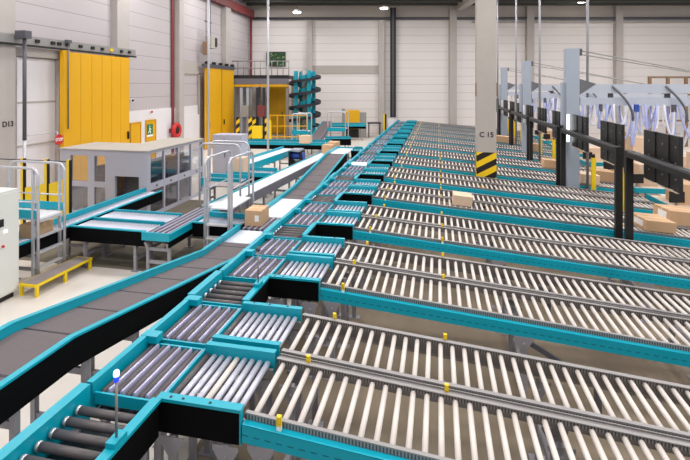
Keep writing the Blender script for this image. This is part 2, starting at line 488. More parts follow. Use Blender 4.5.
def table(n, which):
    t = thing('transfer_table', 'dark right-angle transfer table on the main line beside the %s lane of the %s pair' % ('near' if which == 'A' else 'rear', ORD[n]),
              'transfer table', (-2.65, Y0(n) + (0.02 if which == 'A' else 0.79), 0), 0, 'transfer tables of the main line')
    put('side_rail', T_left, t)['label'] = 'teal side rail'; put('divider', T_div, t)
    put('end_bar', T_end, t, (0, 0.0, 0)); put('end_bar', T_end, t, (0, 0.695, 0))
    put('corner_bracket', T_corner, t, (0, 0.72 if which == 'A' else 0.68, 0)); put('base_plate', T_base, t)
    for i in range(5):
        put('roller', TRR, t, (0.05 + 0.112 * i, 0.03, 1.068))
        put('transfer_strip', T_strip, t, (0.1 + 0.112 * i, 0.04, 1.1))['label'] = 'shiny lilac transfer strip'
    for x, y in ((0.02, 0.1), (0.5, 0.1), (0.02, 0.6), (0.5, 0.6)): put('leg', I_legb, t, (x, y, 0))
    return t

AR = MB().tube([(0, 0, 0), (0.02, 0, 0), (0.02, 0, 0), (0.53, 0, 0), (0.53, 0, 0), (0.55, 0, 0)], [0.012, 0.012, 0.03, 0.03, 0.012, 0.012], 14).mesh('roller', M['rubber'])
ARC = MB().tube([(0.004, 0, 0), (0.034, 0, 0)], 0.0315, 14).mesh('roller_cap', M['axle'])
def accum(n, y0, y1, white=False):
    nm = ('closest to the camera' if n < 0 else 'behind the %s lane pair' % ORD[n])
    t = thing('accumulation_conveyor', ('white belt section' if white else 'black cross roller section') + ' of the main line between teal rails, ' + nm,
              'roller conveyor', (-2.65, y0, 0), 0, 'cross roller sections of the main line')
    L = y1 - y0
    MB().box(-0.08, -0.012, 0, L + 0.035, 0.9, 1.15).box(-0.1, -0.012, 0, L + 0.035, 1.15, 1.17).build('side_rail', M['teal'], t)
    r = MB().box(0.555, 0.63, 0, L, 1.146, 1.17).box(0.555, 0.57, 0, L, 1.0, 1.146).build('side_rail', M['teal'], t)
    MB().box(0.605, 0.622, 0.0, L - 0.02, 0.9, 1.145).build('side_panel', M['black'], r)['label'] = 'black side panel'
    MB().box(-0.03, 0.555, 0.0, 0.02, 0.98, 1.1).build('end_bar', M['teal'], t)
    MB().box(0, 0.55, 0.03, L - 0.01, 0.9, 0.93).build('base_plate', M['navy'], t)
    if white:
        MB().box(0, 0.55, 0.03, L - 0.01, 1.07, 1.1).build('belt', M['whitebelt'], t)
    else:
        y = 0.085
        while y < L - 0.04:
            rr = put('roller', AR, t, (0, y, 1.07)); put('roller_cap', ARC, rr, (-0.004, 0, 0)); y += 0.115
    for x in (0.02, 0.53):
        for y in (0.15, L - 0.15): put('leg', I_legb if x < 0.3 else I_leg, t, (x, y, 0))
    return t

for n in range(NP):
    for wch in 'AB':
        lane(n, wch); infeed(n, wch); table(n, wch)
    if n < NP - 1: accum(n, Y0(n) + 1.535, Y0(n + 1) - 0.042, n == 4)
accum(-1, 1.55, Y0(0) - 0.042)

# signal posts on the main line
def signal(x, y, label, lit):
    t = thing('signal_light', label, 'signal light', (x, y, 1.171))
    MB().box(-0.035, 0.035, -0.06, 0.06, 0, 0.035).build('base_bracket', M['teal'], t)['label'] = 'teal bracket'
    MB().tube([(0, 0, 0.035), (0, 0, 0.4)], 0.009, 10).build('pole', M['zinc'], t)
    if lit:
        MB().tube([(0, 0, 0.4), (0, 0, 0.432)], 0.017, 14).build('lens', M['beacon'], t)['label'] = 'glowing blue lens'
        MB().tube([(0, 0, 0.433), (0, 0, 0.45), (0, 0, 0.466), (0, 0, 0.474)], [0.018, 0.02, 0.016, 0.005], 14).build('beacon', M['beacon_top'], t)['label'] = 'glowing white dome'
    else:
        MB().tube([(0, 0, 0.4), (0, 0, 0.43), (0, 0, 0.45)], [0.024, 0.026, 0.012], 14).build('beacon', M['darkpipe'], t)
signal(-2.06, 2.58, 'thin signal post with a glowing blue and white beacon at lower left', True)
signal(-2.06, 4.95, 'thin signal post with an unlit grey beacon beside the main line', False)

# ------------------------------------------------------------------ general conveyor in a local frame (x along, y to the left)
def conveyor(name, label, cat, p0, p1, width, prof=None, z=0.75, surface='belt', left='teal', right='black', legs=(), group=None,
             belt='belt', seg=0.62, ends=False, face=0.25, pitch=0.09, leg_w=0.05):
    d = Vector((p1[0] - p0[0], p1[1] - p0[1], 0)); L = d.length
    t = thing(name, label, cat, (p0[0], p0[1], 0), atan2(d.y, d.x), group)
    if prof is None: prof = [(0, z), (L, z)]
    W = width / 2
    def zat(x):
        for (a, za), (b, zb) in zip(prof, prof[1:]):
            if x <= b + 1e-6: return za + (zb - za) * (x - a) / (b - a)
        return prof[-1][1]
    if surface == 'belt':
        MB().strip(prof, -W, W, -0.05, 0.0).build('belt', M[belt], t)
        if seg:
            x = seg * 0.6
            while x < L - 0.05:
                j = MB()
                sl = (zat(x + 0.01) - zat(x - 0.01)) / 0.02
                j.quad8([(x - .012, -W, zat(x) - .01), (x + .012, -W, zat(x) - .01), (x + .012, W, zat(x) - .01), (x - .012, W, zat(x) - .01),
                         (x - .012, -W, zat(x) + .002 - .012 * sl), (x + .012, -W, zat(x) + .002 + .012 * sl), (x + .012, W, zat(x) + .002 + .012 * sl), (x - .012, W, zat(x) + .002 - .012 * sl)])
                x += seg
                j.build('belt_joint', M['navy'], t)['label'] = 'dark belt joint'
    elif surface in ('rollers', 'white'):
        me = roller_mesh(width - 0.01, 0.024, M['whiter' if surface == 'white' else 'silver'])
        x = pitch * 0.6
        while x < L - 0.03:
            put('roller', me, t, (x, -W + 0.005, zat(x) - 0.024)); x += pitch
        MB().strip(prof, -W, W, -0.14, -0.12).build('base_plate', M['navy' if surface == 'rollers' else 'zinc'], t)
    elif surface == 'strips':
        MB().strip(prof, -W, W, -0.14, -0.12).build('base_plate', M['navy'], t)
        n = max(3, int(width / 0.112))
        for i in range(n):
            yy = -W + width * (i + 0.5) / n
            MB().tube([(0.03, yy - 0.02, z - 0.026), (L - 0.03, yy - 0.02, z - 0.026)], 0.026, 12).build('roller', M['rubber'], t)
            MB().box(0.03, L - 0.03, yy + 0.018, yy + 0.045, z - 0.05, z).build('transfer_strip', M['strip'], t)
    for side, style in ((1, left), (-1, right)):
        if style is None: continue
        def st(m, y0, y1, a, b, prof=prof):
            y0, y1 = side * (W + y0), side * (W + y1)
            return m.strip(prof, min(y0, y1), max(y0, y1), a, b)
        if style == 'teal':
            st(st(MB(), 0.006, 0.045, -0.16, 0.075), 0.0, 0.06, 0.075, 0.09).build('side_rail', M['teal'], t)['label'] = 'teal side rail'
        elif style == 'lowteal':
            st(MB(), 0.006, 0.045, -0.2, 0.03).build('side_rail', M['teal'], t)
        elif style == 'black':
            r = st(st(MB(), 0.0, 0.06, 0.02, 0.04), 0.006, 0.02, -0.05, 0.02).build('side_rail', M['teal'], t)
            st(MB(), 0.03, 0.052, -face, 0.019).build('side_panel', M['black'], r)['label'] = 'black side panel'
        elif style == 'tealblack':
            r = st(MB(), 0.006, 0.05, -0.1, 0.03).build('side_rail', M['teal'], t)
            st(MB(), 0.01, 0.045, -face, -0.101).build('side_panel', M['black'], r)
        elif style == 'grey':
            st(MB(), 0.006, 0.05, -face, 0.025).build('side_panel', M['greyside'], t)['label'] = 'grey side panel'
    if ends:
        for x in ((-0.03, 0.0) if 's' in ends else (), (L, L + 0.03) if 'e' in ends else ()):
            if x: MB().box(x[0], x[1], -W - 0.05, W + 0.05, zat(x[0]) - 0.1, zat(x[0]) + 0.05).build('end_plate', M['teal'], t)
    for x in legs:
        h = zat(x) - (0.15 if surface != 'belt' else 0.06)
        for sgn in (1, -1):
            m = MB(); y = sgn * (W - 0.01)
            m.box(x - leg_w / 2, x + leg_w / 2, y - 0.025, y + 0.025, 0.01, h).box(x - 0.07, x + 0.07, y - 0.05, y + 0.05, 0, 0.012)
            m.prism([(x - 0.09, y - 0.03, h), (x - leg_w / 2, y - 0.03, h - 0.13), (x + leg_w / 2, y - 0.03, h - 0.13), (x + 0.09, y - 0.03, h)], (0, 0.06, 0))
            m.build('leg', M['legs'], t)
        for q in (0.32, 0.72): MB().box(x - 0.015, x + 0.015, -W + 0.02, W - 0.02, h * q, h * q + 0.06).build('cross_beam', M['legs'], t)
    return t

XB = -3.435; WB = 0.57
conveyor('incline_belt_conveyor', 'long grey belt conveyor in the left foreground sloping down away from the camera', 'belt conveyor',
         (XB, 0.6), (XB, 7.35), WB, [(0, 1.29), (2.75, 1.29), (6.1, 0.745), (6.75, 0.745)], legs=(1.2, 2.25, 2.95, 3.65, 5.4), face=0.24)
conveyor('roller_conveyor', 'short white roller section between the foreground belt and the carton transfer', 'roller conveyor',
         (XB, 7.36), (XB, 8.08), WB, surface='white', legs=(0.3,), face=0.2, pitch=0.056)
conveyor('transfer_conveyor', 'grey transfer section under the single carton left of the main line', 'transfer table',
         (XB, 8.1), (XB, 8.92), WB, surface='strips', left=None, right='black', legs=(0.4,), face=0.2)
conveyor('belt_conveyor', 'short white level belt just behind the single carton', 'belt conveyor',
         (XB, 8.94), (XB, 10.45), WB, belt='whitebelt', legs=(0.3, 1.2), face=0.2, seg=0)
conveyor('incline_belt_conveyor', 'grey belt ramp climbing to the main line in the middle distance', 'belt conveyor',
         (XB, 10.47), (XB, 15.35), WB, [(0, 0.745), (0.9, 0.76), (4.5, 1.12), (4.88, 1.13)], legs=(0.8, 2.4, 4.0), face=0.24)
conveyor('belt_conveyor', 'white belt landing at the top of the grey ramp', 'belt conveyor',
         (XB, 15.37), (XB, 16.75), WB, z=1.13, belt='whitebelt', legs=(0.5, 1.2), face=0.2, seg=0, right=None, ends='e')
conveyor('turn_conveyor', 'black sided bridge joining the white landing to the main line', 'roller conveyor',
         (-3.09, 16.4), (-2.77, 16.4), 0.6, z=1.125, surface='rollers', left='teal', right='black', face=0.24, legs=(0.2,))

conveyor('roller_conveyor', 'grey roller conveyor running into the machine enclosure under the step-over', 'roller conveyor',
         (-7.27, 6.35), (-7.27, 10.48), 0.42, z=0.75, surface='rollers', left='teal', right='black', legs=(0.4, 1.6, 2.8), face=0.2, pitch=0.075)
conveyor('roller_conveyor', 'front row of pale rollers between the grey conveyor and the teal corner', 'roller conveyor',
         (-7.0, 7.77), (-5.36, 7.77), 0.5, z=0.75, surface='rollers', left=None, right='black', legs=(0.3, 1.4), pitch=0.07)
conveyor('roller_conveyor', 'back row of pale rollers behind the teal divider near the enclosure', 'roller conveyor',
         (-7.0, 8.4), (-5.36, 8.4), 0.56, z=0.75, surface='rollers', left='lowteal', right='lowteal', legs=(0.3, 1.3), pitch=0.07)
conveyor('transfer_conveyor', 'teal edged corner transfer with dark strips on grey legs', 'transfer table',
         (-5.09, 7.42), (-5.09, 9.35), 0.46, z=0.75, surface='strips', left=None, right='tealblack', legs=(0.08, 1.5), face=0.22, ends='s')
conveyor('roller_conveyor', 'link of silver rollers from the corner transfer to the carton', 'roller conveyor',
         (-4.8, 8.48), (-3.78, 8.48), 0.5, z=0.75, surface='rollers', left='teal', right='black', legs=(0.5,), pitch=0.06)
conveyor('belt_conveyor', 'long white belt with grey sides leading to the far cartons', 'belt conveyor',
         (-4.98, 9.5), (-4.36, 19.4), 0.5, z=0.75, belt='whitebelt', left='lowteal', right='grey', legs=(0.4, 2.0, 3.8, 5.6, 7.4, 9.2), seg=0, face=0.2)
conveyor('roller_conveyor', 'small teal crossing conveyor behind the right step-over', 'roller conveyor',
         (-6.65, 12.05), (-5.45, 12.05), 0.55, z=0.8, surface='rollers', left='teal', right='teal', legs=(0.15, 1.05))
conveyor('belt_conveyor', 'white belt with broad teal sides left of the long white belt', 'belt conveyor',
         (-6.5, 14.2), (-6.15, 18.2), 0.55, z=0.85, belt='whitebelt', left='teal', right='lowteal', legs=(0.4, 2.0, 3.6), seg=0)
conveyor('roller_conveyor', 'teal and black cross conveyor meeting the long white belt', 'roller conveyor',
         (-6.6, 13.55), (-5.1, 13.55), 0.5, z=0.75, surface='rollers', left='teal', right='tealblack', legs=(0.2, 1.3), face=0.3)
conveyor('roller_conveyor', 'far teal and black conveyor in front of the yellow machines', 'roller conveyor',
         (-9.3, 20.4), (-5.0, 20.9), 0.55, z=0.8, surface='rollers', left='teal', right='tealblack', legs=(0.3, 2.0, 3.8), face=0.3, pitch=0.12)
conveyor('roller_conveyor', 'black edged conveyor between the two far step-overs', 'roller conveyor',
         (-5.55, 21.95), (-4.3, 22.25), 0.5, z=0.85, surface='rollers', left='teal', right='black', legs=(0.3, 1.0), face=0.3, pitch=0.12)
conveyor('belt_conveyor', 'grey belt slope rising to the spiral', 'belt conveyor',
         (-6.0, 21.3), (-6.6, 26.6), 0.5, [(0, 0.85), (1.5, 0.92), (5.33, 1.35)], left='lowteal', right='grey', legs=(1.0, 3.0, 5.0), seg=0)
conveyor('belt_conveyor', 'teal and black conveyor at the foot of the back wall', 'belt conveyor',
         (-7.4, 28.3), (-4.6, 28.9), 0.6, z=1.0, left='teal', right='tealblack', legs=(0.3, 1.5, 2.6), seg=0, face=0.25)

# ------------------------------------------------------------------ cartons
def carton(x, y, z, sx, sy, sz, rz, label, m='carton', group=None, paper=None):
    t = thing('carton', label, 'carton', (x, y, z if z is not None else lz(x + 1.38) + 0.022), rz, group)
    if z is None: t.rotation_euler = (0, math.atan(SL), rz)
    MB().box(-sx / 2, sx / 2, -sy / 2, sy / 2, 0, sz).build('box', M[m], t)
    MB().box(-sx / 2 - 0.001, sx / 2 + 0.001, -0.025, 0.025, sz * 0.8, sz + 0.0015).build('tape', M['tape'], t)
    if paper == 'side':
        MB().box(-sx / 2 - 0.002, -sx / 2 + 0.001, -sy * 0.3, sy * 0.2, sz * 0.25, sz * 0.8).build('paper_label', M['paper'], t)['label'] = 'white paper label'
    elif paper:
        MB().box(sx * 0.1, sx * 0.35, -sy / 2 - 0.002, -sy / 2 + 0.001, sz * 0.3, sz * 0.7).build('paper_label', M['paper'], t)['label'] = 'white paper label'
    return t
carton(-3.56, 8.5, 0.752, 0.34, 0.44, 0.3, 0.03, 'single brown carton on the conveyor left of the main line', paper='front')
carton(0.5, Y0(3) + 0.36, None, 0.4, 0.4, 0.2, 0, 'lone carton on the white roller lanes left of the concrete column', 'carton2')
carton(4.18, Y0(3) + 0.4, None, 0.55, 0.62, 0.2, 0.12, 'open topped flat carton beside the black fence posts at the right', 'carton', paper='side')
carton(4.95, Y0(3) + 1.15, None, 0.6, 0.6, 0.28, 0.1, 'large carton at the right edge behind the flat carton', 'carton', paper='side')
carton(4.3, Y0(5) + 0.4, None, 0.5, 0.55, 0.26, 0, 'carton on the lanes below the second dark screen from the right', 'carton2')
carton(4.9, Y0(5) + 1.1, None, 0.6, 0.6, 0.3, 0.1, 'carton behind the fence between two dark screens', 'carton')
carton(3.75, Y0(6) + 0.4, None, 0.45, 0.5, 0.26, 0, 'carton at the foot of the blue-grey column', 'carton')
carton(4.0, Y0(8) + 0.4, None, 0.6, 0.55, 0.3, 0, 'carton seen between the far black fence posts', 'carton')
carton(3.2, Y0(9) + 0.4, None, 0.9, 0.6, 0.28, 0, 'wide carton right of the concrete column far back', 'carton')
carton(-4.42, 18.0, 0.752, 0.42, 0.55, 0.34, 0, 'first of the far cartons on the long white belt', 'carton', 'cartons on the long white belt')
carton(-4.38, 18.8, 0.752, 0.42, 0.6, 0.36, 0, 'last of the far cartons at the end of the long white belt', 'carton', 'cartons on the long white belt')
carton(-6.3, 13.55, 0.752, 0.5, 0.42, 0.45, 0, 'pale carton behind the right step-over rails', 'carton2')
carton(-6.15, 20.55, 0.802, 0.5, 0.5, 0.35, 0, 'carton on the far teal conveyor left of the step-over', 'carton2')
carton(-7.27, 7.0, 0.752, 0.34, 0.4, 0.01 + 0.22, 0, 'brown carton half hidden behind the control cabinet', 'carton')

# ------------------------------------------------------------------ left foreground
t = thing('control_cabinet', 'light grey control cabinet at the left edge of the photo', 'cabinet', (-7.42, 5.72, 0))
MB().box(-0.55, 0.55, -0.9, 0.55, 0.1, 1.79).build('body', M['cabinet'], t)
MB().box(0.551, 0.565, -0.85, 0.5, 0.14, 1.75).build('door', M['cabinet'], t)
MB().box(-0.5, 0.5, -0.85, 0.5, 0, 0.1).build('plinth', M['post_black'], t)['label'] = 'dark plinth'
MB().tube([(0.566, 0.3, 1.15), (0.58, 0.3, 1.15)], 0.022, 12).build('indicator_lamp', M['led'], t)['label'] = 'small white lamp'
MB().tube([(0.566, 0.25, 0.92), (0.59, 0.25, 0.92)], 0.02, 12).build('push_button', M['red'], t)['label'] = 'small red button'
MB().box(0.566, 0.58, 0.18, 0.26, 1.24, 1.36).build('display', M['post_black'], t)

t = thing('step_platform', 'low yellow framed step with grey grating at lower left', 'step', (-6.66, 6.85, 0))
MB().box(-0.17, 0.17, -0.62, -0.59, 0.17, 0.21).box(-0.17, 0.17, 0.59, 0.62, 0.17, 0.21).box(-0.17, -0.15, -0.59, 0.59, 0.17, 0.21).box(0.15, 0.17, -0.59, 0.59, 0.17, 0.21).build('frame', M['signal_yellow'], t)
MB().box(-0.149, 0.149, -0.589, 0.589, 0.18, 0.214).build('grating', M['grating'], t)['label'] = 'grey grating'
for x in (-0.15, 0.15):
    for y in (-0.58, 0.0, 0.58):
        MB().box(x - 0.02, x + 0.02, y - 0.025, y + 0.025, 0, 0.17).build('leg', M['signal_yellow'], t)

# step-over by the cabinet: two hoops in the x-z plane
t = thing('step_over', 'grey tube step-over with two tall rails beside the control cabinet', 'step-over', (-6.88, 6.65, 0))
for y in (0.0, 0.57):
    pts = hoop(-1.25, 0.0, 0, 2.05, 0.16)
    h = MB().tube([(x, y, z) for x, z in pts], 0.025, 10).build('handrail', M['tube'], t)
    MB().tube([(-1.25, y, 1.45), (0, y, 1.45)], 0.016, 8).build('mid_rail', M['tube'], h)
    MB().box(-0.125, -0.085, y - 0.02, y + 0.02, 0, 2.02).build('post', M['tube'], t)
for z in (0.28, 0.55, 0.82, 1.1):
    MB().box(-0.1, 0.0, 0.03, 0.54, z - 0.012, z + 0.012).build('tread', M['tube'], t)
MB().box(-1.22, -0.03, 0.03, 0.54, 1.12, 1.16).build('platform', M['whitepanel'], t)
for y in (0.0, 0.57): MB().box(-1.2, -0.03, y - 0.012, y + 0.012, 1.161, 1.31).build('toe_board', M['teal'], t)['label'] = 'teal toe board'

# step-over in front of the long white belt: hoops along y
t = thing('step_over', 'grey tube step-over in front of the long white belt', 'step-over', (-4.42, 7.98, 0))
for x in (0.0, 0.5):
    pts = hoop(0.0, 1.15, 0, 2.1, 0.16)
    h = MB().tube([(x, y, z) for y, z in pts], 0.024, 10).build('handrail', M['tube'], t)
    MB().tube([(x, 0, 1.5), (x, 1.15, 1.5)], 0.016, 8).build('mid_rail', M['tube'], h)
    MB().box(x - 0.02, x + 0.02, 0.1, 0.14, 0, 2.08).build('post', M['tube'], t)
for z in (0.3, 0.56, 0.82):
    MB().box(0.03, 0.47, -0.02, 0.1, z - 0.015, z + 0.015).build('tread', M['tube'], t)
MB().box(0.03, 0.47, 0.15, 1.1, 1.08, 1.11).build('platform', M['whitebelt'], t)
t = thing('step_over', 'tall grey rail frame behind the right step-over', 'step-over', (-5.62, 9.9, 0))
for y in (0.0, 0.5):
    MB().tube([(x, y, z) for x, z in hoop(0, 1.05, 0, 2.12, 0.16)], 0.024, 10).build('handrail', M['tube'], t)
for z in (0.3, 0.6): MB().box(0.0, 0.05, 0.03, 0.47, z - 0.015, z + 0.015).build('tread', M['tube'], t)
MB().box(0.06, 1.0, 0.03, 0.47, 1.08, 1.11).build('platform', M['grating'], t)
for (x, y, w, lab) in ((-7.42, 22.4, 0.8, 'far white step-over with a teal board left of the spiral'), (-6.0, 24.3, 1.0, 'far white step-over with a teal board right of the ramp')):
    t = thing('step_over', lab, 'step-over', (x, y, 0))
    for yy in (0.0, 0.8):
        MB().tube([(q, yy, z) for q, z in hoop(0, w, 0, 2.05, 0.08)], 0.03, 8).build('handrail', M['tube'], t)
    MB().box(-0.02, w + 0.02, -0.06, -0.03, 1.0, 1.2).build('board', M['teal'], t)['label'] = 'teal board'
    MB().box(0.03, w - 0.03, 0.03, 0.77, 1.1, 1.14).build('platform', M['whitebelt'], t)

# yellow fence behind the step-over
t = thing('safety_fence', 'low yellow panel fence with tall black and yellow posts at far left', 'fence', (-9.68, 8.95, 0))
for i, x in enumerate((0.0, 0.67, 1.28)):
    p_ = MB().box(x - 0.05, x + 0.02, -0.03, 0.03, 0, 1.78).build('post', M['signal_yellow'], t)
    MB().box(x + 0.021, x + 0.05, -0.03, 0.03, 0, 1.78).build('post_edge', M['post_black'], p_)['label'] = 'black edge'
MB().tube([(-0.9, 0, 1.74), (1.24, 0, 1.74)], 0.012, 8).build('top_wire', M['post_black'], t)
for a, b, z0, z1 in ((0.06, 0.61, 1.08, 1.2), (0.73, 1.22, 1.2, 1.36)):
    MB().prism([(a, -0.01, 0.35), (b, -0.01, 0.35), (b, -0.01, z1), (a, -0.01, z0)], (0, 0.02, 0)).build('panel', M['signal_yellow'], t)

# ------------------------------------------------------------------ machine enclosure
t = thing('machine_enclosure', 'long grey machine enclosure with glass doors in front of the yellow gate', 'machine', (-10.15, 10.5, 0))
EX, EY, EZ = 2.68, 2.9, 1.8
MB().prism([(-0.03, -0.03, EZ - 0.03), (EX + 0.03, -0.03, EZ - 0.03), (EX + 0.03, EY, EZ - 0.03), (1.5, EY, EZ - 0.03), (1.5, 1.35, EZ - 0.03), (-0.03, 1.35, EZ - 0.03)], (0, 0, 0.03)).build('roof', M['rooftop'], t)
b_ = MB()   # front frame
for a, c in ((0, 0.34), (0.88, 1.08), (1.42, 1.72)): b_.box(a, c, 0, 0.08, 0, EZ - 0.032)
b_.box(1.72, EX - 0.24, 0, 0.08, 1.1, EZ - 0.032)                       # blank plate above the opening
b_.box(EX - 0.24, EX, 0, 0.08, 0, EZ - 0.032)
for a, c in ((0.34, 0.88), (1.08, 1.42)):
    b_.box(a, c, 0, 0.08, EZ - 0.18, EZ - 0.032).box(a, c, 0, 0.08, 0.78, 0.92).box(a, c, 0, 0.08, 0, 0.12)
b_.box(1.42, EX - 0.24, 0, 0.08, 0, 0.45)
b_.build('front_frame', M['machine'], t)
for a, c in ((0.34, 0.88), (1.08, 1.42)):
    for z0, z1 in ((0.12, 0.78), (0.92, EZ - 0.18)):
        MB().box(a, c, 0.03, 0.04, z0, z1).build('glass_pane', M['glass'], t)
b_ = MB()   # right side frame
for y in (0.09, 0.75, 1.45, 2.15, EY - 0.06): b_.box(EX - 0.06, EX, y, y + 0.06, 0, EZ - 0.032)
for z0, z1 in ((0.0, 0.1), (0.72, 0.9), (EZ - 0.1, EZ - 0.032)): b_.box(EX - 0.05, EX - 0.005, 0.15, EY, z0, z1)
b_.build('side_frame', M['machine'], t)
for y in (0.15, 0.81, 1.51, 2.21):
    for z0, z1 in ((0.1, 0.72), (0.9, EZ - 0.1)):
        MB().box(EX - 0.035, EX - 0.025, y, min(y + 0.64, EY - 0.06), z0, z1).build('glass_pane', M['glass'], t)
    MB().box(EX - 0.004, EX + 0.012, y + 0.25, y + 0.29, 0.79, 0.83).build('door_handle', M['post_black'], t)
b_ = MB(); b_.box(0, 0.06, 0.09, 1.32, 0, 0.7).box(0, 0.06, 0.09, 1.32, EZ - 0.1, EZ - 0.032)
for y in (0.09, 1.26): b_.box(0, 0.06, y, y + 0.06, 0.7, EZ - 0.1)
b_.build('rear_frame', M['machine'], t)
MB().box(0.3, EX - 0.5, 0.7, 1.3, 0.0, 0.55).box(1.6, 2.3, 1.5, 2.7, 0.0, 1.25).build('machine_core', M['greyside'], t)
MB().box(1.74, 2.42, 0.35, 0.5, 0.0, 1.35).build('inner_plate', M['darkpipe'], t)
MB().box(0.35, 1.4, 0.45, 0.65, 0.0, 0.55).box(0.5, 1.3, 0.75, 1.25, 0.56, 1.2).build('product_stack', M['brown'], t)
MB().box(1.9, 2.1, 0.6, 2.7, 1.26, 1.36).box(1.6, 1.7, 0.5, 0.6, 0, 1.5).box(0.5, 0.58, 0.6, 0.68, 0, 1.6).box(0.5, 1.7, 0.55, 0.65, 0.95, 1.02).build('machine_arm', M['brown'], t)
# white cabinet beyond, seen through the rails
t = thing('control_cabinet', 'tall white cabinet behind the rails right of the glass enclosure', 'cabinet', (-7.45, 15.2, 0))
MB().box(-0.5, 0.6, -0.3, 0.3, 0.06, 1.75).build('body', M['machine'], t)
MB().box(-0.48, 0.03, -0.316, -0.301, 0.1, 1.72).build('door', M['machine'], t)
MB().box(0.06, 0.58, -0.316, -0.301, 0.1, 1.72).build('door', M['machine'], t)
MB().box(-0.02, 0.0, -0.335, -0.317, 0.95, 1.15).build('handle', M['post_black'], t)
MB().box(-0.48, 0.58, -0.28, 0.28, 0, 0.06).build('plinth', M['post_black'], t)

# ------------------------------------------------------------------ left wall things (local x runs along the wall away from the camera, -y into the room)
def wthing(name, label, cat, Y, d=0.0, z=0.0, group=None):
    p = lw(Y, d); return thing(name, label, cat, (p[0], p[1], z), LWA, group)
t = wthing('sliding_gate', 'large yellow sliding fire gate at the left of the photo', 'gate', 12.36, 0.36)
W_ = 3.5
b_ = MB().box(0.28, W_, -0.05, 0.03, 0.05, 4.62)
b_.build('panel', M['gate'], t)
MB().box(0.0, 0.27, -0.1, 0.05, 0.05, 4.66).build('edge_post', M['gate'], t)
for i in range(1, 6): MB().box(0.28 + i * 0.536 - 0.006, 0.28 + i * 0.536 + 0.006, -0.056, -0.0505, 0.06, 4.6).build('panel_seam', M['gate_dark'], t)
MB().box(W_ - 0.14, W_ - 0.1, -0.12, -0.056, 1.4, 1.7).build('handle', M['post_black'], t)
t = wthing('gate_track', 'grey overhead track with black hangers above the yellow gate', 'gate track', 9.5, 0.32)
MB().box(0, 6.85, -0.05, 0.05, 4.68, 4.98).build('rail', M['track'], t)
MB().box(0, 6.85, -0.09, -0.051, 4.66, 4.72).build('lower_edge', M['post_black'], t)
for i, x in enumerate((1.9, 2.5, 2.75, 3.1, 3.7, 4.3, 4.8, 5.3, 5.9, 6.4)):
    MB().box(x - 0.07, x + 0.07, -0.1, -0.051, 4.8, 4.9).build('hanger', M['signal_yellow'] if i == 7 else M['post_black'], t)
t = wthing('wall_opening_panel', 'white sheeted doorway left of the large yellow gate', 'doorway', 11.05, 0.0)
MB().box(0, 1.45, -0.04, 0, 0.1, 4.35).build('sheet', M['whitepanel'], t)
MB().box(0, 1.65, -0.2, 0, 4.38, 4.66).box(1.46, 1.65, -0.16, 0, 0, 4.37).build('frame', M['wallcol'], t)
for z in (1.7, 3.0): MB().box(0.0, 1.45, -0.05, -0.041, z - 0.03, z + 0.03).build('seam', M['band'], t)
t = wthing('drop_pipe', 'dark grey pole hanging from the gate track at the far left', 'pipe', 10.72, 0.6)
MB().tube([(0, 0, 1.95), (0, 0, 4.86)], 0.05, 10).build('upper_pipe', M['darkpipe'], t)
MB().tube([(0, 0, 0), (0, 0, 1.95)], 0.045, 10).build('lower_pipe', M['tube'], t)
MB().box(-0.12, 0.12, -0.12, 0.2, 4.86, 5.08).build('bracket', M['darkpipe'], t)
t = wthing('drop_pipe', 'thin dark pole in front of the large yellow gate', 'pipe', 12.5, 0.5)
MB().tube([(0, 0, 2.1), (0, 0, 4.9)], 0.02, 8).build('pipe', M['darkpipe'], t)
MB().box(-0.1, 0.1, -0.05, 0.05, 4.9, 5.0).build('bracket', M['darkpipe'], t)
# round stop sign
t = wthing('stop_sign', 'round red stop sign beside the large yellow gate', 'sign', 12.1, 0.5, 1.8)
MB().tube([(0, 0.0, 0), (0, -0.02, 0)], 0.17, 28).build('disc', M['red'], t)
o = put('lettering', text_mesh('STOP', 0.13, M['paper'], 0.003), t, (0, -0.024, 0), (pi / 2, 0, 0)); o['label'] = 'white word STOP'
MB().tube([(-0.02, 0.05, 0.25), (-1.2, 0.05, 0.25)], 0.02, 8).tube([(0.0, 0.05, 0.25), (0, 0.02, 0.0)], 0.012, 8).build('arm', M['tube'], t)
# yellow doors
for nm, a, b, zt, lab in (('door_1', 16.4, 17.15, 1.97, ''), ('door_2', 17.5, 18.3, 2.0, '')):
    t = wthing(nm, 'yellow door', 'door', a, 0.055)
    for kk in ('label', 'category'): del t[kk]
    t['kind'] = 'structure'
    W_ = b - a
    MB().box(0.06, W_ - 0.06, -0.03, 0.0, 0.02, zt - 0.06).build('door_leaf', M['gate'], t)
    MB().box(0, 0.06, -0.05, 0, 0, zt).box(W_ - 0.06, W_, -0.05, 0, 0, zt).box(0.06, W_ - 0.06, -0.05, 0, zt - 0.06, zt).build('door_frame', M['gate_dark'], t)
    MB().box(0.12, W_ - 0.12, -0.07, -0.035, 0.92, 0.97).build('door_handle', M['post_black'], t)
t = wthing('exit_sign', 'green running figure exit sign on the yellow door', 'sign', 17.72, 0.1, 1.35)
MB().box(-0.17, 0.28, -0.02, 0.0, 0.0, 0.45).build('plate', M['green'], t)
f_ = MB()
f_.tube([(0.03, -0.024, 0.36), (0.03, -0.021, 0.36)], 0.035, 12)
f_.prism([(0.0, -0.024, 0.31), (0.07, -0.024, 0.3), (0.06, -0.024, 0.18), (0.0, -0.024, 0.18)], (0, 0.003, 0))
f_.prism([(0.0, -0.024, 0.19), (0.05, -0.024, 0.19), (-0.06, -0.024, 0.06), (-0.1, -0.024, 0.08)], (0, 0.003, 0))
f_.prism([(0.02, -0.024, 0.18), (0.06, -0.024, 0.19), (0.12, -0.024, 0.11), (0.12, -0.024, 0.05), (0.08, -0.024, 0.05)], (0, 0.003, 0))
